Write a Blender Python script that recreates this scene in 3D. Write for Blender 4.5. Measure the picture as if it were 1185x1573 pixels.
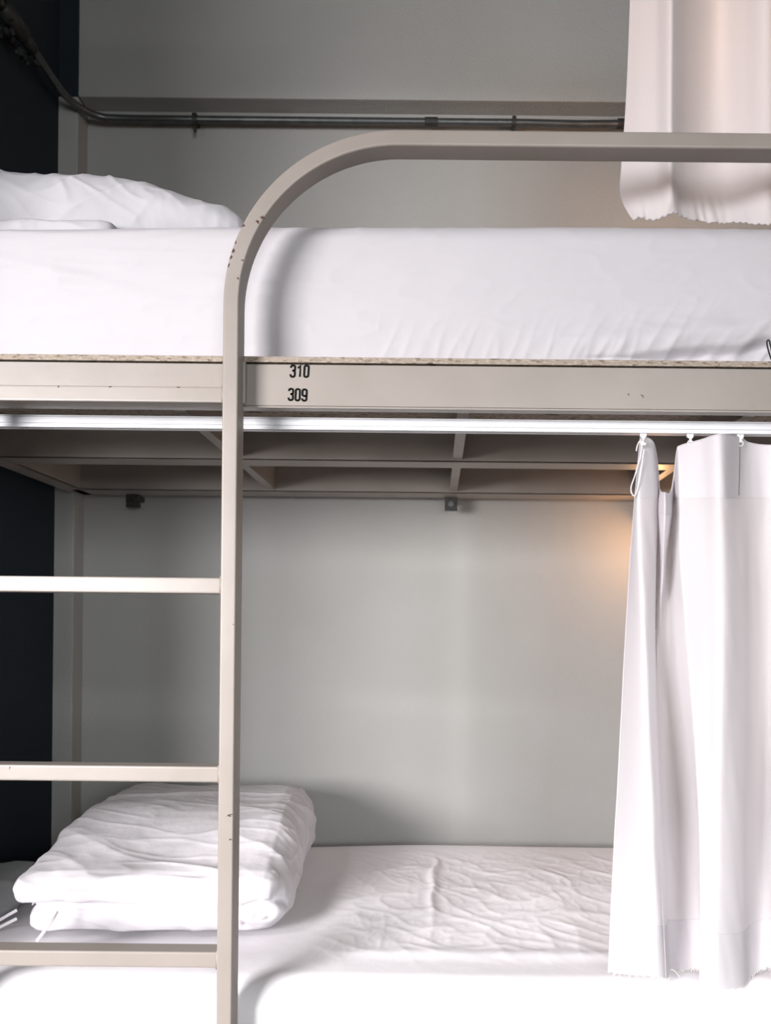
import bpy, bmesh, math, random
from mathutils import Vector, Matrix, noise
from math import sin, cos, pi, sqrt, exp

random.seed(7)
S = bpy.context.scene
for o in list(bpy.data.objects):
    bpy.data.objects.remove(o)
C = S.collection

# ------------------------------------------------------------------ camera
EYE = 1.0                      # height of the lens above the floor
ROLL = 0.010
FPX = 1250.0
cam = bpy.data.cameras.new('camera')
cam.sensor_fit = 'AUTO'
cam.sensor_width = 36.0
cam.lens = 36.0 * FPX / 1573.0
cam.shift_x = -(670 - 592.5) / 1573.0
cam.shift_y = (970 - 786.5) / 1573.0
cam.clip_start = 0.02
cam.dof.use_dof = True
cam.dof.focus_distance = 1.27
cam.dof.aperture_fstop = 8.0
camo = bpy.data.objects.new('camera', cam)
C.objects.link(camo)
camo.matrix_world = (Matrix.Translation((0, -1.25, EYE)) @ Matrix.Rotation(pi / 2, 4, 'X')
                     @ Matrix.Rotation(ROLL, 4, 'Z'))
S.camera = camo

# ------------------------------------------------------------------ world, daylight, exposure
S.view_settings.view_transform = 'Standard'
S.view_settings.look = 'None'
S.view_settings.gamma = 1.0
S.view_settings.use_curve_mapping = False
S.view_settings.exposure = 0.13

W = bpy.data.worlds.new('World')
S.world = W
W.use_nodes = True
W.node_tree.nodes['Background'].inputs[0].default_value = (0.80, 0.88, 1.0, 1)
W.node_tree.nodes['Background'].inputs[1].default_value = 0.6

ROOM = dict(x0=-2.1, x1=2.3, y0=-3.7, y1=0.90, z1=4.3)


def area(name, loc, target, sx, sy, power, col, spread=180):
    l = bpy.data.lights.new(name, 'AREA')
    l.shape = 'RECTANGLE'
    l.size = sx
    l.size_y = sy
    l.energy = power
    l.color = col
    l.spread = math.radians(spread)
    o = bpy.data.objects.new(name, l)
    C.objects.link(o)
    o.location = loc
    d = Vector(target) - Vector(loc)
    o.rotation_euler = d.to_track_quat('-Z', 'Y').to_euler()
    return o


# sun (hazy, wide disc) coming in by the tall window in the left wall
WIN = dict(y0=-3.55, y1=-1.4, z0=0.8, z1=4.0)
SUN = Vector((.84, 1.0, -1.20)).normalized()
sl = bpy.data.lights.new('sun', 'SUN')
sl.energy = 1.9
sl.angle = math.radians(17)
sl.color = (1.0, 0.955, 0.975)
so = bpy.data.objects.new('sun', sl)
C.objects.link(so)
so.location = (-4, -4, 6)
so.rotation_euler = SUN.to_track_quat('-Z', 'Y').to_euler()
# sky light in the same window, plus an added fill light behind the camera
area('window_daylight', (-2.25, -2.9, 1.25), (0.2, 0.9, 0.0), 1.3, 1.1, 66, (1.0, 0.968, 0.98), 84)
area('front_fill', (0.9, -3.85, 1.45), (0.0, 0.5, 0.55), 1.3, 1.1, 24, (0.96, 0.99, 1.0), 100)

# ------------------------------------------------------------------ helpers


def P(x, y, Y):
    """point on the plane at distance Y behind the bed front that sits at photo position x, y"""
    d = 1.25 + Y
    u = x - 670
    v = 970 - y
    return Vector(((u - ROLL * v) * d / FPX, Y, EYE + (v + ROLL * u) * d / FPX))


def tag(o, label=None, cat=None, group=None, kind=None):
    if label:
        o['label'] = label
    if cat:
        o['category'] = cat
    if group:
        o['group'] = group
    if kind:
        o['kind'] = kind
    return o


def empty(name, loc, label, cat, group=None):
    o = bpy.data.objects.new(name, None)
    o.empty_display_size = 0.05
    C.objects.link(o)
    o.location = loc
    bpy.context.view_layer.update()
    return tag(o, label, cat, group)


def link(name, bm, mat, parent=None, smooth=False, recalc=True):
    if recalc:
        bmesh.ops.recalc_face_normals(bm, faces=bm.faces)
    me = bpy.data.meshes.new(name)
    bm.to_mesh(me)
    bm.free()
    if smooth:
        for p in me.polygons:
            p.use_smooth = True
    o = bpy.data.objects.new(name, me)
    C.objects.link(o)
    if mat:
        me.materials.append(mat)
    if parent:
        o.parent = parent
        w = Vector((0, 0, 0))
        q = parent
        while q:
            w += q.location
            q = q.parent
        me.transform(Matrix.Translation(-w))
    return o


def box(bm, x0, x1, y0, y1, z0, z1, bev=0.0, seg=2):
    r = bmesh.ops.create_cube(bm, size=1)
    vs = r['verts']
    for v in vs:
        v.co = Vector((x0 + (v.co.x + .5) * (x1 - x0), y0 + (v.co.y + .5) * (y1 - y0), z0 + (v.co.z + .5) * (z1 - z0)))
    if bev > 0:
        es = list({e for v in vs for e in v.link_edges})
        bmesh.ops.bevel(bm, geom=es, offset=bev, segments=seg, affect='EDGES', profile=0.6)
    return bm


def B(*a, **k):
    return box(bmesh.new(), *a, **k)


def sweep(bm, pts, sec, up=None, cap=True):
    """sweep a closed 2-D section [(a,b)...] along pts; a goes along the side vector, b along the up vector"""
    rings = []
    n = len(pts)
    prev = None
    for i, p in enumerate(pts):
        t = (pts[min(i + 1, n - 1)] - pts[max(i - 1, 0)]).normalized()
        if up is not None:
            b = Vector(up)
            b = (b - t * b.dot(t)).normalized()
        else:
            if prev is None:
                b = Vector((0, 0, 1)) if abs(t.z) < .9 else Vector((0, 1, 0))
            else:
                b = prev
            b = (b - t * b.dot(t)).normalized()
            prev = b
        a = t.cross(b)
        rings.append([bm.verts.new(p + a * s[0] + b * s[1]) for s in sec])
    m = len(sec)
    for i in range(n - 1):
        for j in range(m):
            bm.faces.new((rings[i][j], rings[i][(j + 1) % m], rings[i + 1][(j + 1) % m], rings[i + 1][j]))
    if cap:
        bm.faces.new(rings[0])
        bm.faces.new(rings[-1][::-1])
    return bm


def circ(r, n=16):
    return [(r * cos(2 * pi * k / n), r * sin(2 * pi * k / n)) for k in range(n)]


def rrect(w, h, r, k=4):
    out = []
    for cx, cy, a0 in ((w / 2 - r, h / 2 - r, 0), (-w / 2 + r, h / 2 - r, pi / 2), (-w / 2 + r, -h / 2 + r, pi), (w / 2 - r, -h / 2 + r, 3 * pi / 2)):
        for i in range(k + 1):
            a = a0 + pi / 2 * i / k
            out.append((cx + r * cos(a), cy + r * sin(a)))
    return out


def tube(bm, pts, r, n=14):
    return sweep(bm, [Vector(p) for p in pts], circ(r, n))


def catmull(p0, p1, p2, p3, t):
    t2, t3 = t * t, t * t * t
    return 0.5 * ((2 * p1) + (p2 - p0) * t + (2 * p0 - 5 * p1 + 4 * p2 - p3) * t2 + (3 * p1 - p0 - 3 * p2 + p3) * t3)


def spline(pts, k):
    pts = [Vector(p) for p in pts]
    out = []
    n = len(pts)
    for i in range(n - 1):
        a = pts[max(i - 1, 0)]
        d = pts[min(i + 2, n - 1)]
        for j in range(k):
            out.append(catmull(a, pts[i], pts[i + 1], d, j / k))
    out.append(pts[-1])
    return out


def sstep(a, b, x):
    if a == b:
        return 0.0
    t = max(0.0, min(1.0, (x - a) / (b - a)))
    return t * t * (3 - 2 * t)


def N(x, y, z):
    return noise.noise(Vector((x, y, z)))


def ridge(x, y, z):
    return 1.0 - abs(noise.noise(Vector((x, y, z)))) * 2.2


# ------------------------------------------------------------------ materials


def mat(name, col, rough=0.6, spec=0.3, metal=0.0):
    m = bpy.data.materials.new(name)
    m.use_nodes = True
    b = m.node_tree.nodes['Principled BSDF']
    b.inputs['Base Color'].default_value = (*col, 1)
    b.inputs['Roughness'].default_value = rough
    b.inputs['Specular IOR Level'].default_value = spec
    b.inputs['Metallic'].default_value = metal
    return m


def nd(m, t, **k):
    n = m.node_tree.nodes.new(t)
    for a, v in k.items():
        setattr(n, a, v)
    return n


def pos_node(m):
    n = m.node_tree.nodes.get('POSN')
    if not n:
        n = nd(m, 'ShaderNodeNewGeometry')
        n.name = 'POSN'
    return n.outputs['Position']


def noise_node(m, scale, detail=3, vec=None, sc3=None):
    L = m.node_tree.links
    n = nd(m, 'ShaderNodeTexNoise')
    n.inputs['Scale'].default_value = scale
    n.inputs['Detail'].default_value = detail
    v = vec or pos_node(m)
    if sc3:
        mp = nd(m, 'ShaderNodeMapping')
        mp.inputs['Scale'].default_value = sc3
        L.new(v, mp.inputs[0])
        v = mp.outputs[0]
    L.new(v, n.inputs['Vector'])
    return n.outputs['Fac']


def bump(m, fac, strength, dist):
    L = m.node_tree.links
    b = m.node_tree.nodes['Principled BSDF']
    bp = nd(m, 'ShaderNodeBump')
    bp.inputs['Strength'].default_value = strength
    bp.inputs['Distance'].default_value = dist
    L.new(fac, bp.inputs['Height'])
    old = b.inputs['Normal'].links
    if old:
        L.new(old[0].from_socket, bp.inputs['Normal'])
    L.new(bp.outputs[0], b.inputs['Normal'])


def vary(m, col2, scale, lo=0.35, hi=0.65, detail=3, sc3=None):
    """mix base colour with col2 by noise"""
    L = m.node_tree.links
    b = m.node_tree.nodes['Principled BSDF']
    f = noise_node(m, scale, detail, sc3=sc3)
    r = nd(m, 'ShaderNodeMapRange')
    r.inputs['From Min'].default_value = lo
    r.inputs['From Max'].default_value = hi
    L.new(f, r.inputs['Value'])
    mx = nd(m, 'ShaderNodeMix', data_type='RGBA')
    if b.inputs['Base Color'].links:
        L.new(b.inputs['Base Color'].links[0].from_socket, mx.inputs[6])
    else:
        mx.inputs[6].default_value = b.inputs['Base Color'].default_value
    mx.inputs[7].default_value = (*col2, 1)
    L.new(r.outputs[0], mx.inputs[0])
    L.new(mx.outputs[2], b.inputs['Base Color'])


# wall paint, warm grey, orange-peel texture
m_wall = mat('wall_paint', (0.325, 0.322, 0.306), 0.75, 0.25)
vary(m_wall, (0.345, 0.342, 0.33), 3.0)
m_white_wall = mat('off_white_wall_paint', (0.55, 0.54, 0.52), 0.8, 0.2)
vary(m_white_wall, (0.52, 0.51, 0.49), 5.0)
bump(m_wall, noise_node(m_wall, 190, 4), 0.7, 0.002)
bump(m_wall, noise_node(m_wall, 6, 2), 0.5, 0.004)
m_navy = mat('navy_paint', (0.014, 0.021, 0.028), 0.75, 0.2)
bump(m_navy, noise_node(m_navy, 110, 4), 0.4, 0.002)
m_floor = mat('floor_vinyl', (0.24, 0.23, 0.215), 0.5)
vary(m_floor, (0.20, 0.19, 0.18), 12)
m_ceil = mat('ceiling_paint', (0.42, 0.42, 0.41), 0.9, 0.1)
vary(m_ceil, (0.40, 0.40, 0.39), 8)

# bed paint: beige enamel, chipped here and there to rusty steel
m_paint = mat('beige_enamel', (0.25, 0.220, 0.196), 0.40, 0.5)
vary(m_paint, (0.228, 0.20, 0.175), 9, 0.4, 0.7)
bump(m_paint, noise_node(m_paint, 60, 3), 0.25, 0.0008)
bump(m_paint, noise_node(m_paint, 350, 2), 0.12, 0.0003)
CHIPS = [(371, 346, -.04, 4), (361, 372, -.04, 3), (358, 385, -.04, 3.5), (354, 395, -.04, 3), (351, 408, -.04, 3), (404, 334, -.04, 3.5),
         (396, 341, -.04, 2.5), (372, 400, -.04, 2.5), (366, 428, -.04, 2.5), (439, 258, -.04, 2), (453, 241, -.04, 2.2), (90, 591, -.036, 3),
         (104, 591, -.036, 2), (170, 592, -.036, 3.5), (275, 593, -.036, 3.6), (303, 593, -.036, 2), (353, 1252, -.04, 3), (355, 1290, -.04, 2),
         (358, 960, -.04, 2), (966, 607, 0, 2.0), (987, 608, 0, 2.2), (15, 1180, -.036, 2)]


def chips(m):
    L = m.node_tree.links
    b = m.node_tree.nodes['Principled BSDF']
    warp = nd(m, 'ShaderNodeTexNoise')
    warp.inputs['Scale'].default_value = 260
    L.new(pos_node(m), warp.inputs['Vector'])
    sub = nd(m, 'ShaderNodeVectorMath', operation='SCALE')
    sub.inputs['Scale'].default_value = 0.010
    L.new(warp.outputs['Color'], sub.inputs[0])
    add = nd(m, 'ShaderNodeVectorMath', operation='ADD')
    L.new(pos_node(m), add.inputs[0])
    L.new(sub.outputs[0], add.inputs[1])
    acc = None
    for x, y, Y, r in CHIPS:
        p = P(x, y, Y) + Vector((.005, .005, .005))
        ds = nd(m, 'ShaderNodeVectorMath', operation='DISTANCE')
        ds.inputs[1].default_value = p
        L.new(add.outputs[0], ds.inputs[0])
        lt = nd(m, 'ShaderNodeMath', operation='LESS_THAN')
        lt.inputs[1].default_value = r * 0.001 * .9
        L.new(ds.outputs['Value'], lt.inputs[0])
        if acc is None:
            acc = lt.outputs[0]
        else:
            mxm = nd(m, 'ShaderNodeMath', operation='MAXIMUM')
            L.new(acc, mxm.inputs[0])
            L.new(lt.outputs[0], mxm.inputs[1])
            acc = mxm.outputs[0]
    mx = nd(m, 'ShaderNodeMix', data_type='RGBA')
    L.new(acc, mx.inputs[0])
    L.new(b.inputs['Base Color'].links[0].from_socket, mx.inputs[6])
    mx.inputs[7].default_value = (0.055, 0.022, 0.016, 1)
    L.new(mx.outputs[2], b.inputs['Base Color'])


chips(m_paint)
m_dark = mat('dark_steel', (0.035, 0.034, 0.033), 0.5, 0.4)
vary(m_dark, (0.02, 0.018, 0.017), 90)
m_pipe = mat('weathered_steel_pipe', (0.13, 0.135, 0.135), 0.38, 0.5, 0.75)
vary(m_pipe, (0.10, 0.105, 0.105), 40, 0.4, 0.7)
m_alu = mat('white_aluminium', (0.60, 0.60, 0.62), 0.5, 0.4, 0.1)
vary(m_alu, (0.63, 0.63, 0.65), 30)
m_plastic = mat('white_plastic', (0.80, 0.80, 0.80), 0.4)
vary(m_plastic, (0.76, 0.76, 0.76), 60)
m_black = mat('black_rubber', (0.012, 0.013, 0.014), 0.4)
vary(m_black, (0.02, 0.02, 0.02), 80)
m_ink = mat('black_print', (0.006, 0.006, 0.006), 0.8, 0.05)
vary(m_ink, (0.010, 0.009, 0.008), 150)
m_cord = mat('white_cord', (0.80, 0.78, 0.77), 0.8)
vary(m_cord, (0.7, 0.69, 0.68), 900)

# particle board
m_board = mat('particle_board', (0.27, 0.225, 0.185), 0.85, 0.15)
vary(m_board, (0.17, 0.125, 0.085), 130, 0.52, 0.62, 4, (0.6, 1, 1.6))
vary(m_board, (0.33, 0.29, 0.25), 210, 0.53, 0.62, 3, (0.6, 1, 1.6))
vary(m_board, (0.09, 0.07, 0.055), 75, 0.62, 0.68, 4, (0.35, 1, 1.5))
bump(m_board, noise_node(m_board, 300, 4), 0.5, 0.001)


def cloth(name, col, transl, crinkle=0.0, weave=0.25):
    m = mat(name, col, 0.9, 0.12)
    m.node_tree.nodes['Principled BSDF'].inputs['Sheen Weight'].default_value = 0.08
    vary(m, tuple(c * 0.975 for c in col), 5)
    if crinkle > 0:
        bump(m, noise_node(m, 38, 5), crinkle, 0.004)
    bump(m, noise_node(m, 900, 2), weave, 0.0006)
    if transl > 0:
        L = m.node_tree.links
        b = m.node_tree.nodes['Principled BSDF']
        out = m.node_tree.nodes['Material Output']
        tr = nd(m, 'ShaderNodeBsdfTranslucent')
        tr.inputs[0].default_value = (*[c for c in col], 1)
        mx = nd(m, 'ShaderNodeMixShader')
        mx.inputs[0].default_value = transl
        L.new(b.outputs[0], mx.inputs[1])
        L.new(tr.outputs[0], mx.inputs[2])
        L.new(mx.outputs[0], out.inputs['Surface'])
    return m


m_sheet = cloth('white_cotton_sheet_dimmed', (0.45, 0.43, 0.446), 0, 0.14)  # upper bunk: white sheet darkened in its colour to imitate weaker light
m_sheet2 = cloth('white_cotton_sheet_crinkled_lit', (0.78, 0.76, 0.785), 0, 0.18)  # lower bunk: white sheet lightened in its colour to imitate stronger light
m_duvet2 = cloth('white_cotton_duvet_dimmed', (0.44, 0.43, 0.45), 0, 0.30)  # upper duvet: same white, with the dimmer light put into its colour
m_duvet = cloth('white_cotton_duvet_lit', (0.63, 0.605, 0.63), 0, 0.35)  # lower duvet: same white, with the brighter light put into its colour
m_pillow = cloth('grey_white_pillowcase', (0.36, 0.37, 0.37), 0, 0.3)
m_curt = cloth('white_curtain_cloth', (0.80, 0.775, 0.795), 0.46, 0.05, 0.35)

# ------------------------------------------------------------------ room shell
X0, X1, Y0, Y1, Z1 = ROOM['x0'], ROOM['x1'], ROOM['y0'], ROOM['y1'], ROOM['z1']
T = 0.12


def struct(name, bm, m, parent=None):
    return tag(link(name, bm, m, parent), kind='structure')


struct('floor', B(X0 - T, X1 + T, Y0 - T, Y1 + T, -0.1, 0), m_floor)
struct('ceiling', B(X0 - T, X1 + T, Y0 - T, Y1 + T, Z1, Z1 + .1), m_ceil)
# back wall with its thicker upper part and the narrow pilaster at the corner
LX = -0.983                    # face of the navy partition
PX = -0.933                    # right side of the pilaster
LZ = EYE + 1.365               # underside of the thicker upper wall
struct('wall_back', B(X0 - T, X1 + T, Y1, Y1 + T, 0, Z1), m_wall)
struct('trim_1', B(PX, X1, .84, Y1, LZ, Z1, bev=.003), m_wall)
struct('trim_2', B(LX - .02, PX, .84, Y1, 0, LZ, bev=.003), m_wall)
struct('trim_3', B(LX - .02, PX, .84, Y1, LZ, Z1, bev=.003), m_navy)
struct('wall_partition', B(LX - .10, LX, -0.25, Y1, 0, Z1), m_navy)
bm = bmesh.new()
box(bm, X0 - T, X0, Y0, WIN['y0'], 0, Z1)
box(bm, X0 - T, X0, WIN['y1'], Y1, 0, Z1)
box(bm, X0 - T, X0, WIN['y0'], WIN['y1'], 0, WIN['z0'])
box(bm, X0 - T, X0, WIN['y0'], WIN['y1'], WIN['z1'], Z1)
struct('wall_left', bm, m_wall)
struct('wall_right', B(X1, X1 + T, Y0, Y1, 0, Z1), m_wall)
bm = bmesh.new()
box(bm, X0, .2, Y0 - T, Y0, 0, Z1)
box(bm, 1.6, X1, Y0 - T, Y0, 0, Z1)
box(bm, .2, 1.6, Y0 - T, Y0, 0, .9)
box(bm, .2, 1.6, Y0 - T, Y0, 2.1, Z1)
struct('wall_front', bm, m_wall)

# ------------------------------------------------------------------ pipe
pz = EYE + 1.326
pipe_root = empty('metal_pipe', (0, .87, pz), 'thin dark metal pipe running under the wall ledge and bending forward along the navy wall', 'pipe')
PY = .868
rp = .0092
path = [Vector((1.30, PY, pz)), Vector((.52, PY, pz)), Vector((.50, PY, pz + .001)), Vector((.36, PY - .002, pz - .003)), Vector((.22, PY, pz)), Vector((-.2, PY, pz))]
for x in (-.4, -.6, -.80):
    path.append(Vector((x, PY, pz)))
for k in range(1, 9):
    a = pi / 2 * k / 8
    path.append(Vector((-.855 - .086 * sin(a), PY - .115 * (1 - cos(a)), pz + .002 * k / 8)))
path += [Vector((-.941, .66, pz + .003)), Vector((-.941, .5, pz + .003)), Vector((-.941, .2, pz + .004)), Vector((-.941, -.15, pz + .004))]
bm = bmesh.new()
tube(bm, path, rp, 16)
link('pipe_run', bm, m_pipe, pipe_root, True)


def ringx(x, w, r, m=m_dark, name='coupling'):
    bm = bmesh.new()
    tube(bm, [(x - w / 2, PY, pz), (x - w / 2 + .001, PY, pz), (x + w / 2 - .001, PY, pz), (x + w / 2, PY, pz)], r, 18)
    return link(name, bm, m, pipe_root, False)


for xp, w, r in ((663, .034, .0112), (955, .02, .0125)):
    ringx(P(xp, 188, PY).x, w, r)
for xp in (300, 790):
    x = P(xp, 188, PY).x
    o = ringx(x, .009, .0155, m_dark, 'pipe_clip')
    bm = bmesh.new()
    box(bm, x - .004, x + .004, PY, Y1, pz - .004, pz + .004)
    box(bm, x - .003, x + .003, PY - .004, PY + .002, pz - .034, pz - .012, bev=.001)
    link('clip_screw', bm, m_dark, o)
# fitting on the forward run, with mortar lumps round it
bm = bmesh.new()
tube(bm, [(-.941, .62, pz + .003), (-.941, .565, pz + .003)], .014, 14)
tube(bm, [(-.941, .57, pz + .003), (-.941, .49, pz + .003)], .019, 14)
link('pipe_fitting', bm, m_dark, pipe_root, True)
bm = bmesh.new()
tube(bm, [(-.941, .46, pz + .004), (-.941, .38, pz + .004)], .022, 14)
link('pipe_fitting', bm, m_dark, pipe_root, True)
bm = bmesh.new()
for k in range(26):
    c = Vector((-.95 + random.uniform(-.022, .02), random.uniform(.44, .66), pz + random.uniform(-.030, .002)))
    r = random.uniform(.004, .011)
    bmesh.ops.create_icosphere(bm, subdivisions=2, radius=r, matrix=Matrix.Translation(c))
for v in bm.verts:
    v.co += Vector((N(v.co.x * 90, v.co.y * 90, v.co.z * 90), N(v.co.y * 90, 3, v.co.z * 90), 0)) * .004
m_mortar = mat('dirty_mortar', (0.025, 0.028, 0.028), .9, .2)
vary(m_mortar, (0.085, 0.085, 0.08), 120, .55, .7)
tag(link('mortar_lump', bm, m_mortar, pipe_root, True), kind='stuff')

# ------------------------------------------------------------------ bunk bed
bed = empty('bunk_bed', (0, .4, 0), 'beige enamelled metal bunk bed with ladder and curved guard rail, numbered 310 and 309', 'bunk bed')
BX0, BX1 = -.930, .985         # outer ends of the bed
RB, RT = EYE + .342, EYE + .4105     # bottom and top of the upper frame rails


def frame(RB, RT, names_ok=True):
    h = RT - RB
    # front rail: channel with a lip turned inwards at the bottom and the top
    bm = bmesh.new()
    h -= .0019
    sec = [(0, 0), (.022, 0), (.022, .003), (.003, .003), (.003, h - .003), (.03, h - .003), (.03, h), (0, h)]
    vs0 = [bm.verts.new((BX0, a, RB + b)) for a, b in sec]
    vs1 = [bm.verts.new((BX1, a, RB + b)) for a, b in sec]
    for j in range(8):
        bm.faces.new((vs0[j], vs0[(j + 1) % 8], vs1[(j + 1) % 8], vs1[j]))
    bm.faces.new(vs0)
    bm.faces.new(vs1[::-1])
    es = [e for e in bm.edges if abs(e.verts[0].co.x - e.verts[1].co.x) > .5 and (e.verts[0].co.y < .001)]
    bmesh.ops.bevel(bm, geom=es, offset=.0028, segments=4, affect='EDGES')
    fr = link('front_rail', bm, m_paint, bed, False)
    # middle and back rails: face plate plus bottom flange
    bm = bmesh.new()
    box(bm, BX0 + .045, BX1 - .045, .394, .397, RB, RT - .001)
    box(bm, BX0 + .045, BX1 - .045, .394, .452, RB, RB + .004, bev=.001)
    link('middle_rail', bm, m_paint, bed)
    bm = bmesh.new()
    box(bm, BX0 + .02, BX1 - .02, .767, .770, RB, RT - .001)
    box(bm, BX0 + .02, BX1 - .02, .767, .838, RB, RB + .004, bev=.001)
    link('back_rail', bm, m_paint, bed)
    for s in (0, 1):
        a, b = (BX0, BX0 + .045) if s == 0 else (BX1 - .045, BX1)
        bm = bmesh.new()
        xi = b - .003 if s == 0 else a
        box(bm, xi, xi + .003, .022, .812, RB, RT - .001)
        box(bm, a, b, .022, .838, RB, RB + .004, bev=.001)
        link('side_rail', bm, m_paint, bed)
    for x in (-.412, .040, .497):
        for y0, y1 in ((.022, .3945), (.397, .7675)):
            bm = bmesh.new()
            box(bm, x - .0095, x + .0095, y0, y1, RB + .006, RB + .010, bev=.0008)
            box(bm, x + .0065, x + .0095, y0, y1, RB + .010, RT - .002)
            link('cross_bar', bm, m_paint, bed)
    return fr


front = frame(RB, RT)
# wall brackets under the back rail
for xp in (207, 693):
    x = P(xp, 776, .84).x
    bm = B(x - .016, x + .016, .822, .838, RB - .033, RB, bev=.001)
    br = link('wall_bracket', bm, m_dark, bed)
    bm = bmesh.new()
    tube(bm, [(x, .824, RB - .018), (x, .816, RB - .018)], .008, 6)
    link('bolt', bm, m_pipe if xp > 500 else m_dark, br)
    bm = B(x - .004, x + .004, .838, Y1, RB - .010, RB + .002)
    link('bracket_arm', bm, m_dark, br)

# guard rail and ladder post in one bent rectangular tube
R = .249
cx, cz = -.061, EYE + .486
pts = [Vector((cx - R, -.020, z)) for z in (0, .3, .6, .9, 1.2, 1.4)]
for k in range(0, 37):
    a = pi / 2 * k / 36
    pts.append(Vector((cx - R * cos(a), -.020, cz + R * sin(a))))
xe = BX1 - .02 - R
for x in (0.1, .3, .5, xe - .05):
    pts.append(Vector((x, -.020, cz + R)))
for k in range(0, 25):
    a = pi / 2 * k / 24
    pts.append(Vector((xe + R * sin(a), -.020, cz + R * cos(a))))
pts.append(Vector((xe + R, -.020, RB + .02)))
bm = bmesh.new()
sweep(bm, pts, rrect(.0235, .040, .003, 4), up=(0, 1, 0))
gr = link('guard_rail', bm, m_paint, bed, True)
wn = gr.modifiers.new('normals', 'WEIGHTED_NORMAL')
wn.keep_sharp = True
wn.weight = 100
LXP = -.72
bm = bmesh.new()
box(bm, LXP - .012, LXP + .012, -.040, 0, 0, RT, bev=.003)
link('ladder_post', bm, m_paint, bed)
rz = [.065 + EYE - .281 * k for k in (2, 1, 0, -1)]
rz = [EYE - .494, EYE - .217, EYE + .065, EYE + .350, EYE - .494 - .279]
for i, z in enumerate(rz):
    bm = B(LXP + .012, cx - R - .0115, -.036, -.002, z - .0118, z + .0118, bev=.0028, seg=3)
    link('rung', bm, m_paint, bed)
    # weld bead round the joint
    bm = bmesh.new()
    hh = .0125
    loop = [(cx - R - .0115, -.037, z - hh), (cx - R - .0115, -.037, z + hh), (cx - R - .0115, -.001, z + hh)]
    tube(bm, loop, .0022, 8)
    link('weld', bm, m_paint, bed, True)
# weld and shim between post and front rail
bm = B(cx - R + .0105, cx - R + .016, -.012, .0005, RB + .002, RT - .002, bev=.002)
link('weld', bm, m_paint, bed)

# lower frame and feet
LB = .37 - .0685 - .012
frame(LB, LB + .0685)
for x in (BX0 + .02, BX1 - .02):
    for y in (.03, .80):
        link('leg', B(x - .018, x + .018, y - .018, y + .018, 0, LB, bev=.002), m_paint, bed)

# numbers printed on the front rail
def pen(bm, pts, w, y0=-.0006, y1=.0004):
    def quadbox(corners):
        a = [bm.verts.new((c[0], y0, c[1])) for c in corners]
        b = [bm.verts.new((c[0], y1, c[1])) for c in corners]
        bm.faces.new(a)
        bm.faces.new(b[::-1])
        n = len(a)
        for j in range(n):
            bm.faces.new((a[j], a[(j + 1) % n], b[(j + 1) % n], b[j]))
    # one continuous ribbon with mitred joints
    n = len(pts)
    Lf, Rt = [], []
    for i in range(n):
        p = Vector(pts[i])
        t0 = (p - Vector(pts[i - 1])).normalized() if i > 0 else (Vector(pts[1]) - p).normalized()
        t1 = (Vector(pts[i + 1]) - p).normalized() if i < n - 1 else t0
        t = (t0 + t1).normalized()
        nn = Vector((-t.y, t.x))
        k = 1 / max(.6, nn.dot(Vector((-t0.y, t0.x))))
        Lf.append(p + nn * w / 2 * k)
        Rt.append(p - nn * w / 2 * k)
    for i in range(n - 1):
        quadbox([Lf[i], Rt[i], Rt[i + 1], Lf[i + 1]])


def rr(x0, z0, x1, z1, r, a0, a1, k=4):
    """arc corner helper"""
    return [(x0 + (x1 - x0) * 0, z0)]


def arc(cx_, cz_, r, a0, a1, k=4):
    return [(cx_ + r * cos(math.radians(a0 + (a1 - a0) * i / k)), cz_ + r * sin(math.radians(a0 + (a1 - a0) * i / k))) for i in range(k + 1)]


w_, h_ = .0064, .0172
r_ = .0026
G = {
    '3': [[(0, h_ - .0035)] + arc(r_, h_ - r_, r_, 180, 90) + arc(w_ - r_, h_ - r_, r_, 90, 0) + arc(w_ - r_, h_ * .54 + r_, r_, 0, -90) + [(w_ * .35, h_ * .54)],
          [(w_ * .5, h_ * .54)] + arc(w_ - r_, h_ * .54 - r_, r_, 90, 0) + arc(w_ - r_, r_, r_, 0, -90) + arc(r_, r_, r_, 270, 180) + [(0, .0038)]],
    '1': [[(w_ * .05, h_ * .76), (w_ * .62, h_ * .985), (w_ * .62, 0)]],
    '0': [arc(w_ - r_, h_ - r_, r_, 0, 90) + arc(r_, h_ - r_, r_, 90, 180) + arc(r_, r_, r_, 180, 270) + arc(w_ - r_, r_, r_, 270, 360) + [(w_, h_ - r_)]],
    '9': [[(w_, h_ * .44)] + [(w_ - .0008, h_ * .42)] + arc(r_, h_ * .42 + r_, r_, 270, 180) + arc(r_, h_ - r_, r_, 180, 90) + arc(w_ - r_, h_ - r_, r_, 90, 0) + arc(w_ - r_, r_, r_, 0, -90) + arc(r_, r_, r_, 270, 180) + [(0, .0036)]],
}


def number(txt, px, py, lab, tilt):
    bm = bmesh.new()
    o = P(px, py, 0)
    for i, ch in enumerate(txt):
        for st in G[ch]:
            q = []
            for a, b in st:
                a2 = a + b * .045
                x = i * .0104 + a2
                q.append((o.x + x, o.z + b - x * tilt))
            pen(bm, q, .0031)
    ob = link('bed_number', bm, m_ink, front)
    ob['label'] = lab
    return ob


number('310', 446.5, 578.8, 'black bed number 310', 0.0)
number('309', 443.5, 614.5, 'black bed number 309', .035)

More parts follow.
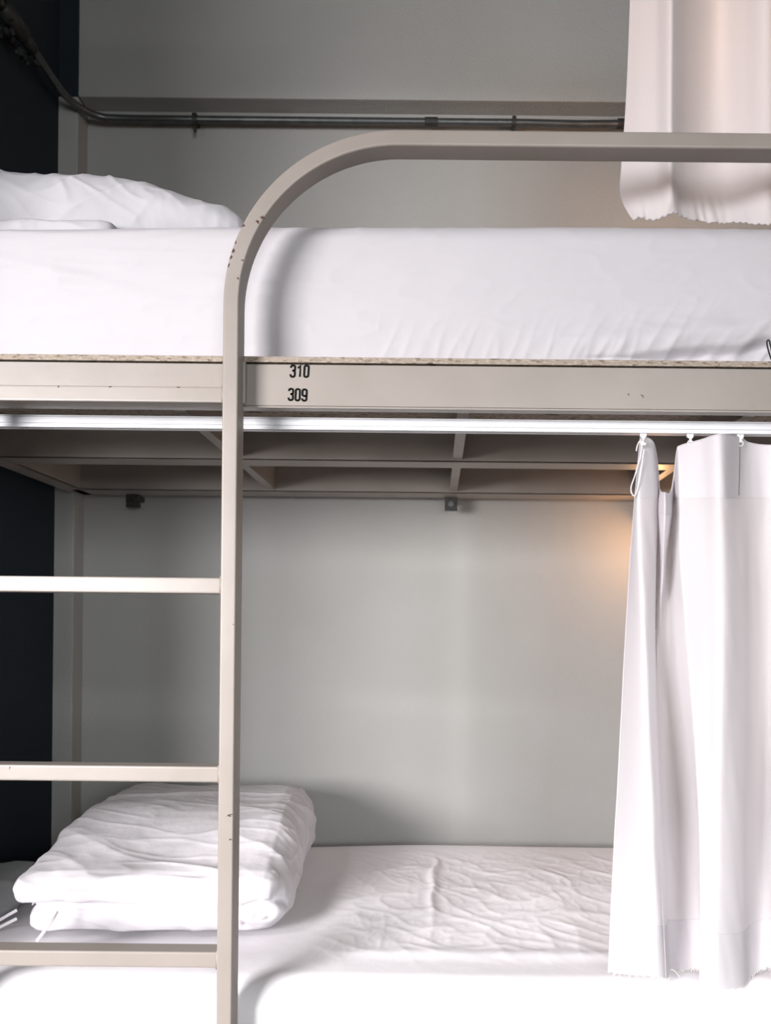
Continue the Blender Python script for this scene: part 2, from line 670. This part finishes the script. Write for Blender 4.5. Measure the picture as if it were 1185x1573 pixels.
# ------------------------------------------------------------------ boards
tag(link('bed_board', B(BX0 + .006, BX1 - .006, .0, .836, RT + .0006, RT + .0096, bev=.0008), m_board),
    'thin raw particle board lying on the upper bunk frame under the mattress', 'board')
tag(link('bed_board', B(BX0 + .006, BX1 - .006, .0, .836, LB + .0691, LB + .0781, bev=.0008), m_board),
    'particle board lying on the lower bunk frame under the mattress', 'board')

# ------------------------------------------------------------------ mattresses


def mattress(name, m, x0, x1, y0, y1, z0, ztop, disp, nx, rt=.035, rb=.02, fine=.005):
    """rounded slab, section in YZ swept along X; ztop(x,y) gives the height; disp(x,s,y,z,n) offsets along the normal"""
    sec = []

    def seg(a, b, step):
        n = max(1, int((Vector(b) - Vector(a)).length / step))
        for i in range(n):
            sec.append(Vector(a).lerp(Vector(b), i / n))

    def cor(cy, cz, r, a0, a1, n):
        for i in range(n):
            a = math.radians(a0 + (a1 - a0) * i / n)
            sec.append(Vector((cy + r * cos(a), cz + r * sin(a))))
    H = 1.0
    zt = ztop(0, 0)
    cor(y0 + rb, z0 + rb, rb, 270, 180, 6)
    seg((y0, z0 + rb), (y0, zt - rt), fine)
    cor(y0 + rt, zt - rt, rt, 180, 90, 12)
    seg((y0 + rt, zt), (y1 - rt, zt), fine * 1.3)
    cor(y1 - rt, zt - rt, rt, 90, 0, 6)
    seg((y1, zt - rt), (y1, z0 + rb), .03)
    cor(y1 - rb, z0 + rb, rb, 0, -90, 4)
    seg((y1 - rb, z0), (y0 + rb, z0), .05)
    m_ = len(sec)
    cyc = Vector(((y0 + y1) / 2, (z0 + zt) / 2))
    xs = [x0 + (x1 - x0) * i / nx for i in range(nx + 1)]
    bm = bmesh.new()
    rings = []
    for x in xs:
        e = min(x - x0, x1 - x)
        k = 1.0 if e > .04 else sqrt(max(0, 1 - (1 - e / .04) ** 2)) * .12 + .88
        ring = []
        for j, s in enumerate(sec):
            t = (sec[(j + 1) % m_] - sec[j - 1])
            nrm = Vector((-t.y, t.x)).normalized()
            y, z = s.x, s.y
            f = (z - z0) / (zt - z0)
            z += f * (ztop(x, y) - zt)
            d = disp(x, y, z, nrm)
            y += nrm.x * d
            z += nrm.y * d
            y = cyc.x + (y - cyc.x) * (1 if k == 1 else .9 + .1 * k)
            if k < 1:
                z = z0 + (z - z0) * (.6 + .4 * k)
            ring.append(bm.verts.new((x, y, z)))
        rings.append(ring)
    for i in range(nx):
        for j in range(m_):
            bm.faces.new((rings[i][j], rings[i][(j + 1) % m_], rings[i + 1][(j + 1) % m_], rings[i + 1][j]))
    bm.faces.new(rings[0])
    bm.faces.new(rings[-1][::-1])
    return link(name, bm, m, None, True)


UZ0 = RT + .0100


def utop(x, y):
    return EYE + .652 + .010 * sstep(-.9, .6, x) * (1 if x < .5 else 1) + .012 * sstep(.1, .45, y) - .006 * sstep(.45, .8, y)


def udisp(x, y, z, n):
    if n.x > .5 or n.y < -.2:
        return 0
    d = .004 * N(x * 2.2, z * 4, 1)
    front = sstep(.3, -.6, n.x)
    # long lazy creases on the left
    w = sstep(.1, -.5, x)
    zz = z + .05 * N(x * 1.5, 0, 3)
    d += front * w * .0022 * max(0, ridge(x * 1.6 + 5, zz * 22, 2)) ** 3
    # fine random creases
    d += front * .0009 * max(0, ridge(x * 9 + z * 8, z * 30 - x * 5, 7)) ** 4
    # sagging sheet over the gathered hem, lower right
    L = .006 + (x - .14) * .11 if x > .14 else 0
    L = min(L, .062)
    if x > .10 and z < UZ0 + .14:
        zz = z - UZ0
        g = sstep(.10, .35, x)
        edge = L + .010 * N(x * 18, 2, 5) * g
        over = sstep(edge - .010, edge + .006, zz)
        d += g * (-.021 * (1 - over))
        d += g * .010 * exp(-((zz - edge - .025) / .022) ** 2)
        # gathers running up and to the right
        q = x - zz * .75
        gm = sstep(L + .10, L * .3, zz)
        d += g * gm * (.0050 * max(0, ridge(q * 34, zz * 7, 9)) ** 2 - .002)
        if zz < .014:
            d += g * .0010 * sin(x * 1500)
    # small puckers along the bottom centre
    if -.1 < x < .4:
        zz = z - UZ0
        d += .0018 * sstep(.10, .02, zz) * max(0, ridge((x - zz * .3) * 30, zz * 6, 4)) ** 3
    # left: hem pulled in at the bottom
    if x < -.55:
        zz = z - UZ0
        d -= .008 * sstep(.012, .003, zz) * sstep(-.55, -.62, x)
        # diagonal drag line
    c = EYE + .575 - (x + .64) * .22
    d += .0040 * exp(-((z - c) / .012) ** 2) * sstep(-.38, -.60, x) * sstep(.3, -.6, n.x)
    return d


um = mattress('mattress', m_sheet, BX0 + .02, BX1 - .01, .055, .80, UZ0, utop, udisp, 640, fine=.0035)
tag(um, 'thick mattress in a smooth white fitted sheet on the upper bunk', 'mattress')

LM0 = LB + .0795


def ltop(x, y):
    return EYE - .551 - .012 * exp(-((x + .53) / .3) ** 2) * sstep(.1, .3, y) + .012 * sstep(.1, .5, y)


def ldisp(x, y, z, n):
    if n.x > .5 or n.y < -.2:
        return 0
    top = sstep(.2, .8, n.y)
    d = .003 * N(x * 3, y * 3, 1)
    a = sstep(-.25, -.12, x) * sstep(.06, .20, y) * sstep(.86, .55, y)
    wx = x + .02 * N(x * 7, y * 7, 0)
    wy = y + .02 * N(x * 6 + 9, y * 6, 3)
    d += top * a * .34 * (.0060 * max(0, ridge(wx * 8, wy * 7, 8)) ** 3 + .0042 * max(0, ridge(wx * 17 + wy * 9, wy * 12, 2)) ** 3 + .0022 * max(0, ridge(wx * 34, wy * 30, 6)) ** 2)
    # a standing crease at x ~ 665 px
    c = P(665, 1340, .45).x
    d += top * .006 * exp(-((wx - c) / .008) ** 2) * sstep(.25, .4, y) * sstep(.72, .6, y)
    # front lip folds
    d += (1 - top) * .0025 * max(0, ridge(x * 2.5, z * 25, 4)) ** 3
    d += .0035 * exp(-((y - .14) / .02) ** 2) * top * sstep(-.2, 0, x)
    return d


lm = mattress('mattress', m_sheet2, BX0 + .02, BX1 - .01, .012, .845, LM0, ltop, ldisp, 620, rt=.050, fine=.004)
tag(lm, 'crumpled white-sheeted mattress on the lower bunk', 'mattress')

# ------------------------------------------------------------------ folded bedding


def rounded(bm, cx_, cy_, cz_, sx, sy, sz, r, n=14, warp=None):
    t = bmesh.new()
    bmesh.ops.create_cube(t, size=2)
    bmesh.ops.subdivide_edges(t, edges=t.edges, cuts=n, use_grid_fill=True)
    hx, hy, hz = sx / 2, sy / 2, sz / 2
    for v in t.verts:
        p = Vector((v.co.x * hx, v.co.y * hy, v.co.z * hz))
        rx, ry, rz_ = min(r, hx), min(r, hy), min(r, hz)
        q = Vector((max(-hx + rx, min(hx - rx, p.x)), max(-hy + ry, min(hy - ry, p.y)), max(-hz + rz_, min(hz - rz_, p.z))))
        d = p - q
        if d.length > 1e-6:
            dn = Vector((d.x / rx, d.y / ry, d.z / rz_))
            dn.normalize()
            p = q + Vector((dn.x * rx, dn.y * ry, dn.z * rz_))
        p += Vector((cx_, cy_, cz_))
        if warp:
            p = warp(p)
        v.co = p
    me = bpy.data.meshes.new('tmp')
    t.to_mesh(me)
    t.free()
    bm.from_mesh(me)
    bpy.data.meshes.remove(me)


def voxel(bm, size, smooth_it=4):
    me = bpy.data.meshes.new('tmp')
    bm.to_mesh(me)
    bm.free()
    o = bpy.data.objects.new('tmp', me)
    C.objects.link(o)
    r = o.modifiers.new('r', 'REMESH')
    r.mode = 'VOXEL'
    r.voxel_size = size
    s = o.modifiers.new('s', 'SMOOTH')
    s.factor = .5
    s.iterations = smooth_it
    dg = bpy.context.evaluated_depsgraph_get()
    dg.update()
    m2 = bpy.data.meshes.new_from_object(o.evaluated_get(dg))
    bpy.data.objects.remove(o)
    out = bmesh.new()
    out.from_mesh(m2)
    bpy.data.meshes.remove(m2)
    return out


def displace(bm, fn):
    bm.normal_update()
    new = []
    for v in bm.verts:
        new.append(v.co + v.normal * fn(v.co, v.normal))
    for v, c in zip(bm.verts, new):
        v.co = c


ZL = EYE - .545       # lower mattress top


# ---- lower folded duvet
def wl(p):
    # front sinks, back left corner leans in, gentle taper to the back
    t = (p.y - .17) / .62
    p = p.copy()
    p.x = -.50 + (p.x + .50) * (1 - .10 * t) - .010 * t
    k = (p.z - ZL)
    p.z = ZL + k * (.80 + .42 * sstep(.20, .50, p.y) - .10 * sstep(.6, .8, p.y))
    p.z += .004 * N(p.x * 6, p.y * 6, 0)
    p.y += .010 * N(p.x * 5, 2, p.z * 9)
    return p


bm = bmesh.new()
rounded(bm, -.512, .478, ZL + .099, .470, .60, .088, .040, 20, wl)     # upper layer
rounded(bm, -.505, .485, ZL + .031, .440, .57, .066, .032, 20, wl)     # lower layer
rounded(bm, -.325, .480, ZL + .070, .135, .592, .144, .066, 16, wl)    # turned-over right end
rounded(bm, -.50, .50, ZL + .075, .38, .52, .10, .03, 12, wl)
bm = voxel(bm, .0034, 6)
sc = P(427, 1412, .19)


def dl(p, n):
    x, y, z = p
    d = 0
    wx = x + .03 * N(x * 5, y * 5, z * 5)
    wy = y + .03 * N(x * 5 + 3, y * 5, z * 5)
    top = sstep(.0, .7, n.z)
    # long soft creases that run left-right on the top and fan to the right end
    ang = wy * 22 + wx * 4
    d += top * (.0040 * max(0, ridge(wx * 2.6, ang * .34, 1)) ** 3 - .002)
    d += top * .0014 * max(0, ridge(wx * 7, ang * 1.0, 5)) ** 3
    fr = sstep(-.2, -.8, n.y)
    d += fr * .0050 * max(0, ridge(wx * 5, z * 30 + wx * 4, 2)) ** 3
    rt = sstep(.1, .8, n.x)
    d += rt * .0042 * max(0, ridge(wy * 9 + z * 16, z * 12 - wy * 8, 4)) ** 3
    lf = sstep(-.1, -.8, n.x)
    d += lf * .005 * ridge(wy * 8, z * 10, 4)
    d += .006 * N(x * 7, y * 7, z * 7)
    d += .0007 * ridge(wx * 24, wy * 24, z * 24)
    # crease between the layers
    if z < ZL + .10:
        c = ZL + .052 + .004 * N(x * 9, 0, 3)
        right = sstep(-.345, -.40, x)
        d -= right * .013 * exp(-((z - c) / .006) ** 2) * (1 if abs(n.z) < .95 else 0)
    # spiral mark on the front end of the roll
    if n.y < -.2 and x > -.43:
        rx, rz_ = (x - sc.x + .028) / .042, (z - sc.z - .002) / .030
        rr_ = sqrt(rx * rx + rz_ * rz_)
        if rx > -.9:
            d -= .006 * exp(-((rr_ - 1) / .10) ** 2)
        d -= .004 * exp(-((rr_ - .25) / .15) ** 2)
    return d


displace(bm, dl)
for v in bm.verts:
    if v.co.z < ZL + .008:
        v.co.z = max(v.co.z, ZL - .004) * .5 + (ZL + .004) * .5
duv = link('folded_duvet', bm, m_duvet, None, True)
tag(duv, 'folded white duvet lying on the lower bunk behind the ladder', 'duvet')


def ribbon(name, pts, w, parent, m=m_cord, t=.0008):
    bm = bmesh.new()
    sweep(bm, spline(pts, 6), rrect(t, w, t * .4, 1), up=(0, .15, 1))
    return link(name, bm, m, parent)


ribbon('tie', [P(89, 1400, .165), P(83, 1410, .155), P(70, 1428, .150), P(56, 1446, .148)], .0055, duv, m_curt)
ribbon('tie', [P(26, 1398, .22), P(12, 1406, .22), P(0, 1413, .22), P(-20, 1424, .22)], .0055, duv, m_curt)
ribbon('tie', [P(26, 1411, .21), P(12, 1418, .21), P(0, 1424, .21), P(-20, 1432, .21)], .0055, duv, m_curt)

# ---- pillow behind it at the far left
bm = bmesh.new()
rounded(bm, -.865, .31, ZL + .034, .15, .24, .064, .032, 14)
bm = voxel(bm, .006, 6)
displace(bm, lambda p, n: .006 * N(p.x * 9, p.y * 9, p.z * 9) + .004 * max(0, ridge(p.x * 12, p.y * 7, 3)) ** 2)
tag(link('pillow', bm, m_pillow, None, True), 'greyish pillow half hidden behind the left end of the folded duvet on the lower bunk', 'pillow')

# ---- upper folded duvet
ZU = EYE + .655


def wu(p):
    p = p.copy()
    k = p.z - ZU
    t = sstep(-.60, -.34, p.x)
    p.z = ZU + k * (1 - .40 * t) + .003 * N(p.x * 8, p.y * 8, 0)
    p.z -= 0.006 * sstep(-.75, -.60, p.x)
    return p


bm = bmesh.new()
rounded(bm, -.625, .34, ZU + .084, .585, .38, .142, .068, 22, wu)
rounded(bm, -.72, .32, ZU + .016, .34, .42, .040, .018, 16, wu)
bm = voxel(bm, .0034, 6)


def du(p, n):
    x, y, z = p
    wx = x + .035 * N(x * 6, y * 6, z * 6)
    wz = z + .02 * N(x * 7, 3, z * 7)
    d = .008 * N(x * 8, y * 8, z * 8)
    d += .0040 * max(0, ridge(wx * 9 - wz * 9, wz * 8, 3)) ** 3
    d += .0030 * max(0, ridge(wx * 16 + wz * 18, wz * 12, 8)) ** 3
    d += .0007 * ridge(wx * 36, wz * 30, y * 20)
    return d


displace(bm, du)
for v in bm.verts:
    lo = utop(v.co.x, v.co.y) + .002
    if v.co.z < lo:
        v.co.z = lo
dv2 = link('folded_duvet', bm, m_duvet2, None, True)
tag(dv2, 'folded white duvet heaped on the head end of the upper bunk', 'duvet')

# ------------------------------------------------------------------ curtain track (lower)
TZ0, TZ1 = EYE + .3225, EYE + .3415
TY = .066
ct = empty('curtain_track', (0, TY, TZ0), 'white aluminium curtain track fixed under the front rail of the upper bunk', 'curtain track')
bm = bmesh.new()
prof = [(0, 0), (0, .0035), (.0022, .0045), (.0022, .0060), (0, .0068), (0, .0148), (.0022, .0156), (.0022, .0168), (0, .0176), (0, .0192),
        (.018, .0192), (.018, 0), (.011, 0), (.011, .003), (.015, .003), (.015, .015), (.003, .015), (.003, .003), (.007, .003), (.007, 0)]
y0t = TY - .009
a0 = [bm.verts.new((BX0 + .05, y0t + a, TZ0 + b)) for a, b in prof]
a1 = [bm.verts.new((BX1 - .05, y0t + a, TZ0 + b)) for a, b in prof]
for j in range(len(prof)):
    k = (j + 1) % len(prof)
    bm.faces.new((a0[j], a0[k], a1[k], a1[j]))
bm.faces.new(a0)
bm.faces.new(a1[::-1])
link('track_profile', bm, m_alu, ct)


def glider(x, y, ztop, parent, ring=True):
    bm = bmesh.new()
    box(bm, x - .0030, x + .0030, y - .0015, y + .0015, ztop - .004, ztop + .004, bev=.0006)
    for s in (-1, 1):
        box(bm, x + s * .0022, x + s * .0048, y - .003, y + .003, ztop - .007, ztop - .0005, bev=.0006) if s > 0 else box(bm, x - .0048, x - .0022, y - .003, y + .003, ztop - .007, ztop - .0005, bev=.0006)
    box(bm, x - .0038, x + .0038, y - .0035, y - .001, ztop - .009, ztop - .005, bev=.0008)
    box(bm, x - .0018, x + .0018, y - .0035, y - .001, ztop - .015, ztop - .008, bev=.0006)
    g = link('glider', bm, m_plastic, parent)
    bm = bmesh.new()
    pts = [(x + .0042 * cos(a), y - .002, ztop - .0165 + .0042 * sin(a)) for a in [2 * pi * k / 16 for k in range(17)]]
    tube(bm, pts, .0008, 6)
    link('ring', bm, m_plastic, g, True)
    return g


for xp in (988, 1060, 1137, 1214, 1290, 1366):
    x = P(xp, 664, TY).x
    glider(x, TY - .002, TZ0 + .002, ct)

# ------------------------------------------------------------------ curtains


def surf(cols, ks, kt, wob=None):
    """cols: list of columns, each a list of world points (same length). returns grid[s][t]"""
    colsd = [spline(c, kt) for c in cols]
    n = len(colsd)
    grid = []
    for i in range(n - 1):
        a, b, c, d = colsd[max(i - 1, 0)], colsd[i], colsd[i + 1], colsd[min(i + 2, n - 1)]
        for k in range(ks):
            t = k / ks
            grid.append([catmull(a[j], b[j], c[j], d[j], t) for j in range(len(b))])
    grid.append(colsd[-1])
    if wob:
        for i, g in enumerate(grid):
            for j, p in enumerate(g):
                g[j] = p + wob(i, j, p)
    return grid


def sheet(name, grid, m, parent, j0=0, j1=None, off=(0, 0, 0), thick=.0005):
    bm = bmesh.new()
    j1 = j1 if j1 is not None else len(grid[0])
    off = Vector(off)
    vs = [[bm.verts.new(p + off) for p in g[j0:j1]] for g in grid]
    for i in range(len(vs) - 1):
        for j in range(len(vs[0]) - 1):
            bm.faces.new((vs[i][j], vs[i][j + 1], vs[i + 1][j + 1], vs[i + 1][j]))
    o = link(name, bm, m, parent, True)
    return o


def edge_tube(name, pts, r, m, parent):
    bm = bmesh.new()
    tube(bm, pts, r, 6)
    return link(name, bm, m, parent, True)


rows = [
    [(984, 674, .076), (976, 765, .095), (968, 870, .110), (960, 1000, .120), (947, 1250, .125), (935, 1494, .12)],
    [(989, 671, .065), (982, 765, .060), (984, 870, .050), (989, 1000, .044), (995, 1250, .030), (1003, 1500, .015)],
    [(1004, 680, .076), (1009, 765, .086), (1006, 870, .084), (1005, 1000, .076), (1014, 1250, .06), (1028, 1502, .05)],
    [(1011, 712, .105), (1012, 768, .120), (1009, 870, .13), (1008, 1000, .12), (1017, 1250, .12), (1030, 1490, .13)],
    [(1014, 751, .100), (1012, 785, .090), (1015, 865, .10), (1010, 1000, .12), (1026, 1250, .14), (1046, 1490, .15)],
    [(1022, 757, .050), (1022, 790, .042), (1019, 865, .065), (1016, 1000, .12), (1044, 1250, .145), (1062, 1489, .15)],
    [(1031, 756, .090), (1032, 790, .085), (1023, 870, .105), (1026, 1000, .12), (1060, 1250, .13), (1078, 1488, .13)],
    [(1036, 732, .105), (1036, 770, .115), (1029, 870, .12), (1036, 1000, .11), (1071, 1250, .10), (1080, 1492, .09)],
    [(1041, 692, .080), (1043, 765, .075), (1043, 870, .077), (1055, 1000, .071), (1073, 1250, .050), (1075, 1513, .034)],
    [(1047, 684, .072), (1050, 765, .068), (1050, 870, .068), (1062, 1000, .064), (1077, 1250, .041), (1079, 1516, .027)],
    [(1076, 676, .046), (1080, 765, .044), (1080, 870, .042), (1088, 1000, .035), (1090, 1250, .026), (1090, 1519, .018)],
    [(1108, 667, .018), (1110, 765, .018), (1112, 870, .018), (1113, 1000, .014), (1109, 1250, .010), (1105, 1520, .010)],
    [(1138, 672, .062), (1136, 765, .058), (1138, 870, .052), (1140, 1000, .050), (1143, 1250, .046), (1140, 1517, .040)],
    [(1152, 680, .078), (1156, 765, .080), (1158, 870, .085), (1158, 1000, .085), (1156, 1250, .095), (1155, 1500, .10)],
    [(1185, 684, .082), (1186, 765, .088), (1186, 870, .092), (1184, 1000, .10), (1180, 1250, .115), (1176, 1487, .125)],
]
for k in range(14):
    xb = 1214 + k * 26
    ph = k * pi / 2
    Yt = .066 - .022 * cos(ph) + .0
    Yb = .080 - .050 * cos(ph)
    rows.append([(xb, 676 + 5 * sin(ph) ** 2, Yt), (xb, 765, Yt), (xb, 870, .07 - .035 * cos(ph)), (xb, 1000, .075 - .04 * cos(ph)), (xb - 2, 1250, .08 - .045 * cos(ph)), (xb - 4, 1500 - 8 * cos(ph), Yb)])
rows = [[q if j < 5 else (q[0], q[1], .008 + q[2] * .45) for j, q in enumerate(c)] for c in rows]
cols = [[P(*q) for q in c] for c in rows]
KS, KT = 10, 26


def wobl(i, j, p):
    f = j / (5 * KT)
    d = .0022 * N(p.x * 22, p.z * 3.2, 4) + .0010 * ridge(p.x * 40 + p.z * 6, p.z * 9, 2)
    # little scallops at the cut hem
    z = .0012 * sin(p.x * 900) * (1 if f > .985 else 0)
    return Vector((.0015 * N(p.x * 9, p.z * 7, 9) * f, d, z))


gridL = surf(cols, KS, KT, wobl)
cur = empty('curtain', tuple(P(1060, 672, .06)), 'long white curtain hanging from the track at the right of the lower bunk', 'curtain')
sheet('curtain_cloth', gridL, m_curt, cur)
sheet('header_band', gridL, m_curt, cur, 0, KT + 1, (0, .0012, 0))
jh = int(5 * KT - KT * .36)
sheet('bottom_hem', gridL, m_curt, cur, jh, None, (0, .0012, 0))
edge_tube('top_edge', [g[0] for g in gridL], .0011, m_curt, cur)
edge_tube('side_seam', [p + Vector((0, -.0005, 0)) for p in gridL[0]], .0010, m_curt, cur)
edge_tube('stitch_line', [g[KT] + Vector((0, -.0006, 0)) for g in gridL], .00045, m_curt, cur)
edge_tube('stitch_line', [g[jh] + Vector((0, -.0006, 0)) for g in gridL], .00045, m_curt, cur)
# stitched side hem on the folded edge near the bottom
gi = int(1.72 * KS)
edge_tube('stitch_line', [p + Vector((0, -.0012, 0)) for p in gridL[gi][int(4.3 * KT):]], .0005, m_curt, cur)
# vertical seam through the header below the third glider
edge_tube('seam', [p + Vector((0, -.0006, 0)) for p in gridL[int(12.05 * KS)][:KT]], .0004, m_dark, cur)
# cord knotted at the first glider
cy = .058
edge_tube('cord', spline([P(990, 676, cy), P(984, 677, cy - .006), P(980, 683, cy - .006), P(978, 693, cy - .004)], 6), .0010, m_cord, cur)
edge_tube('cord', spline([P(987, 678, cy), P(984, 700, cy), P(976, 730, cy + .004), P(970, 748, cy + .006), P(971, 758, cy + .006), P(976, 761, cy + .004), P(981, 745, cy), P(986, 715, cy), P(990, 690, cy)], 6), .0010, m_cord, cur)
bm = bmesh.new()
for dx, dy in ((988, 679), (991, 682), (987, 683)):
    bmesh.ops.create_icosphere(bm, subdivisions=2, radius=.0026, matrix=Matrix.Translation(P(dx, dy, cy - .004)))
link('knot', bm, m_cord, cur, True)
edge_tube('loose_thread', spline([P(1029, 1488, .04), P(1036, 1491, .035), P(1042, 1497, .033), P(1045, 1503, .033)], 5), .0004, m_cord, cur)
edge_tube('loose_thread', spline([P(1026, 1500, .045), P(1028, 1506, .044), P(1029, 1511, .044)], 5), .0004, m_cord, cur)
# frayed fringe of the cut hem
bm = bmesh.new()
for i in range(0, len(gridL) - 1, 1):
    for q in range(3):
        p = gridL[i][-1].lerp(gridL[i + 1][-1], random.random())
        l = random.uniform(.001, .005)
        tube(bm, [p, p + Vector((random.uniform(-.001, .001), 0, -l))], .00022, 4)
tag(link('frayed_fringe', bm, m_cord, cur), kind='stuff')

# ---- upper curtain
ur = [
    [(973, -140, .15), (969, 0, .15), (963, 150, .15), (956, 250, .145), (954, 300, .14), (973, 336, .13)],
    [(988, -140, .135), (985, 0, .135), (981, 150, .132), (976, 250, .128), (976, 302, .122), (984, 333, .118)],
    [(1008, -140, .118), (1008, 0, .115), (1008, 150, .112), (1008, 250, .110), (1008, 300, .108), (1009, 335, .108)],
    [(1033, -140, .085), (1033, 0, .085), (1032, 150, .085), (1032, 250, .085), (1033, 300, .090), (1033, 324, .098)],
    [(1046, -140, .128), (1044, 0, .128), (1044, 150, .128), (1044, 250, .125), (1046, 300, .122), (1050, 333, .118)],
    [(1078, -140, .165), (1078, 0, .165), (1078, 150, .16), (1078, 250, .15), (1080, 300, .140), (1080, 338, .128)],
    [(1108, -140, .175), (1108, 0, .175), (1110, 150, .165), (1112, 250, .155), (1116, 300, .142), (1118, 340, .126)],
    [(1140, -140, .14), (1140, 0, .14), (1142, 150, .135), (1145, 250, .13), (1148, 300, .122), (1150, 341, .112)],
    [(1180, -140, .10), (1180, 0, .10), (1182, 150, .10), (1183, 250, .10), (1184, 300, .10), (1185, 342, .10)],
]
for k in range(11):
    xb = 1215 + k * 26
    ph = k * pi / 2
    ur.append([(xb, y, .135 - .035 * cos(ph + pi / 2) * (1 if y < 300 else .5)) for y in (-140, 0, 150, 250, 300, 340)])
colsu = [[P(*q) for q in c] for c in ur]


def wobu(i, j, p):
    f = j / (5 * KT)
    d = .0020 * N(p.x * 20, p.z * 3, 14)
    g = sstep(.72, 1.0, f)
    d += g * .006 * max(0, ridge(p.x * 48 + p.z * 8, p.z * 5, 6)) ** 2
    z = g * .0030 * N(p.x * 60, 0, 3) + (0.0015 * sin(p.x * 700) if f > .97 else 0)
    return Vector((0, d, z))


gridU = surf(colsu, KS, KT, wobu)
cu = empty('curtain', tuple(P(1080, -135, .14)), 'white curtain with a ruffled hem hanging over the upper bunk mattress, behind the guard rail', 'curtain')
sheet('curtain_cloth', gridU, m_curt, cu)
edge_tube('side_seam', gridU[0], .0010, m_curt, cu)
edge_tube('bottom_hem', [g[-1] for g in gridU], .0014, m_curt, cu)
ut = P(970, -142, .14).z
tu = empty('curtain_track', (.5, .14, ut + .02), 'white curtain track above the upper bunk, out of view over the upper curtain', 'curtain track')
link('track_profile', B(BX0, BX1, .131, .149, ut + .018, ut + .038, bev=.001), m_alu, tu)
for xp in (976, 1050, 1120, 1190, 1260):
    glider(P(xp, 0, .14).x, .14, ut + .018, tu)
for x in (-.6, .1, .8):
    link('hanger_rod', B(x - .004, x + .004, .136, .144, ut + .038, Z1, bev=.001), m_alu, tu)

# ------------------------------------------------------------------ black cable loop on the rail at the right edge
bm = bmesh.new()
tube(bm, spline([P(1193, 566, -.006), P(1187, 556, -.006), P(1182, 542, -.002), P(1179, 530, .004), P(1179, 524, .008), P(1182, 523, .010), P(1184, 530, .008), P(1188, 545, .002), P(1196, 562, -.006), P(1203, 575, -.006), P(1200, 585, -.005), P(1195, 575, -.005), P(1193, 566, -.006)], 8), .0012, 8)
tag(link('cable_loop', bm, m_black, None, True), 'small black wire loop standing up over the particle board edge at the right', 'wire')

# ------------------------------------------------------------------ reading lamps (lit, behind the curtains)
m_glow = bpy.data.materials.new('warm_bulb')
m_glow.use_nodes = True
e = m_glow.node_tree.nodes['Principled BSDF']
e.inputs['Emission Color'].default_value = (1, .55, .25, 1)
e.inputs['Emission Strength'].default_value = 6.0
m_shade = mat('lamp_shade_enamel', (0.6, 0.58, 0.55), 0.4)


def lamp(x, y, z, px, pz_, power, lab):
    t = empty('reading_lamp', (x, y, z), lab, 'lamp')
    yb = Y1 if pz_ < LZ else .84
    link('wall_plate', B(px - .022, px + .022, yb - .012, yb, pz_ - .022, pz_ + .022, bev=.003), m_shade, t)
    bm = bmesh.new()
    tube(bm, spline([(px, yb - .01, pz_), (px, yb - .06, pz_), (x, y + .07, z), (x, y + .01, z)], 8), .004, 10)
    link('arm', bm, m_shade, t, True)
    bm = bmesh.new()
    bmesh.ops.create_uvsphere(bm, u_segments=20, v_segments=14, radius=.016, matrix=Matrix.Translation((x, y - .012, z)))
    link('bulb', bm, m_glow, t, True)
    bm = bmesh.new()
    sweep(bm, [Vector((x, y + .014, z)), Vector((x, y + .010, z))], circ(.02, 20))
    link('lamp_base', bm, m_shade, t)
    l = bpy.data.lights.new('bulb_light', 'POINT')
    l.energy = power
    l.color = (1, .50, .20)
    l.shadow_soft_size = .02
    o = bpy.data.objects.new('bulb_light', l)
    C.objects.link(o)
    o.location = (x, y - .02, z - .04)


lamp(.53, .76, EYE + .27, .72, EYE + .20, 1.5, 'small warm reading lamp on the wall behind the lower curtain')
lamp(.575, .50, EYE + 1.095, .70, EYE + 1.25, 2.2, 'small warm reading lamp on the wall behind the upper curtain')
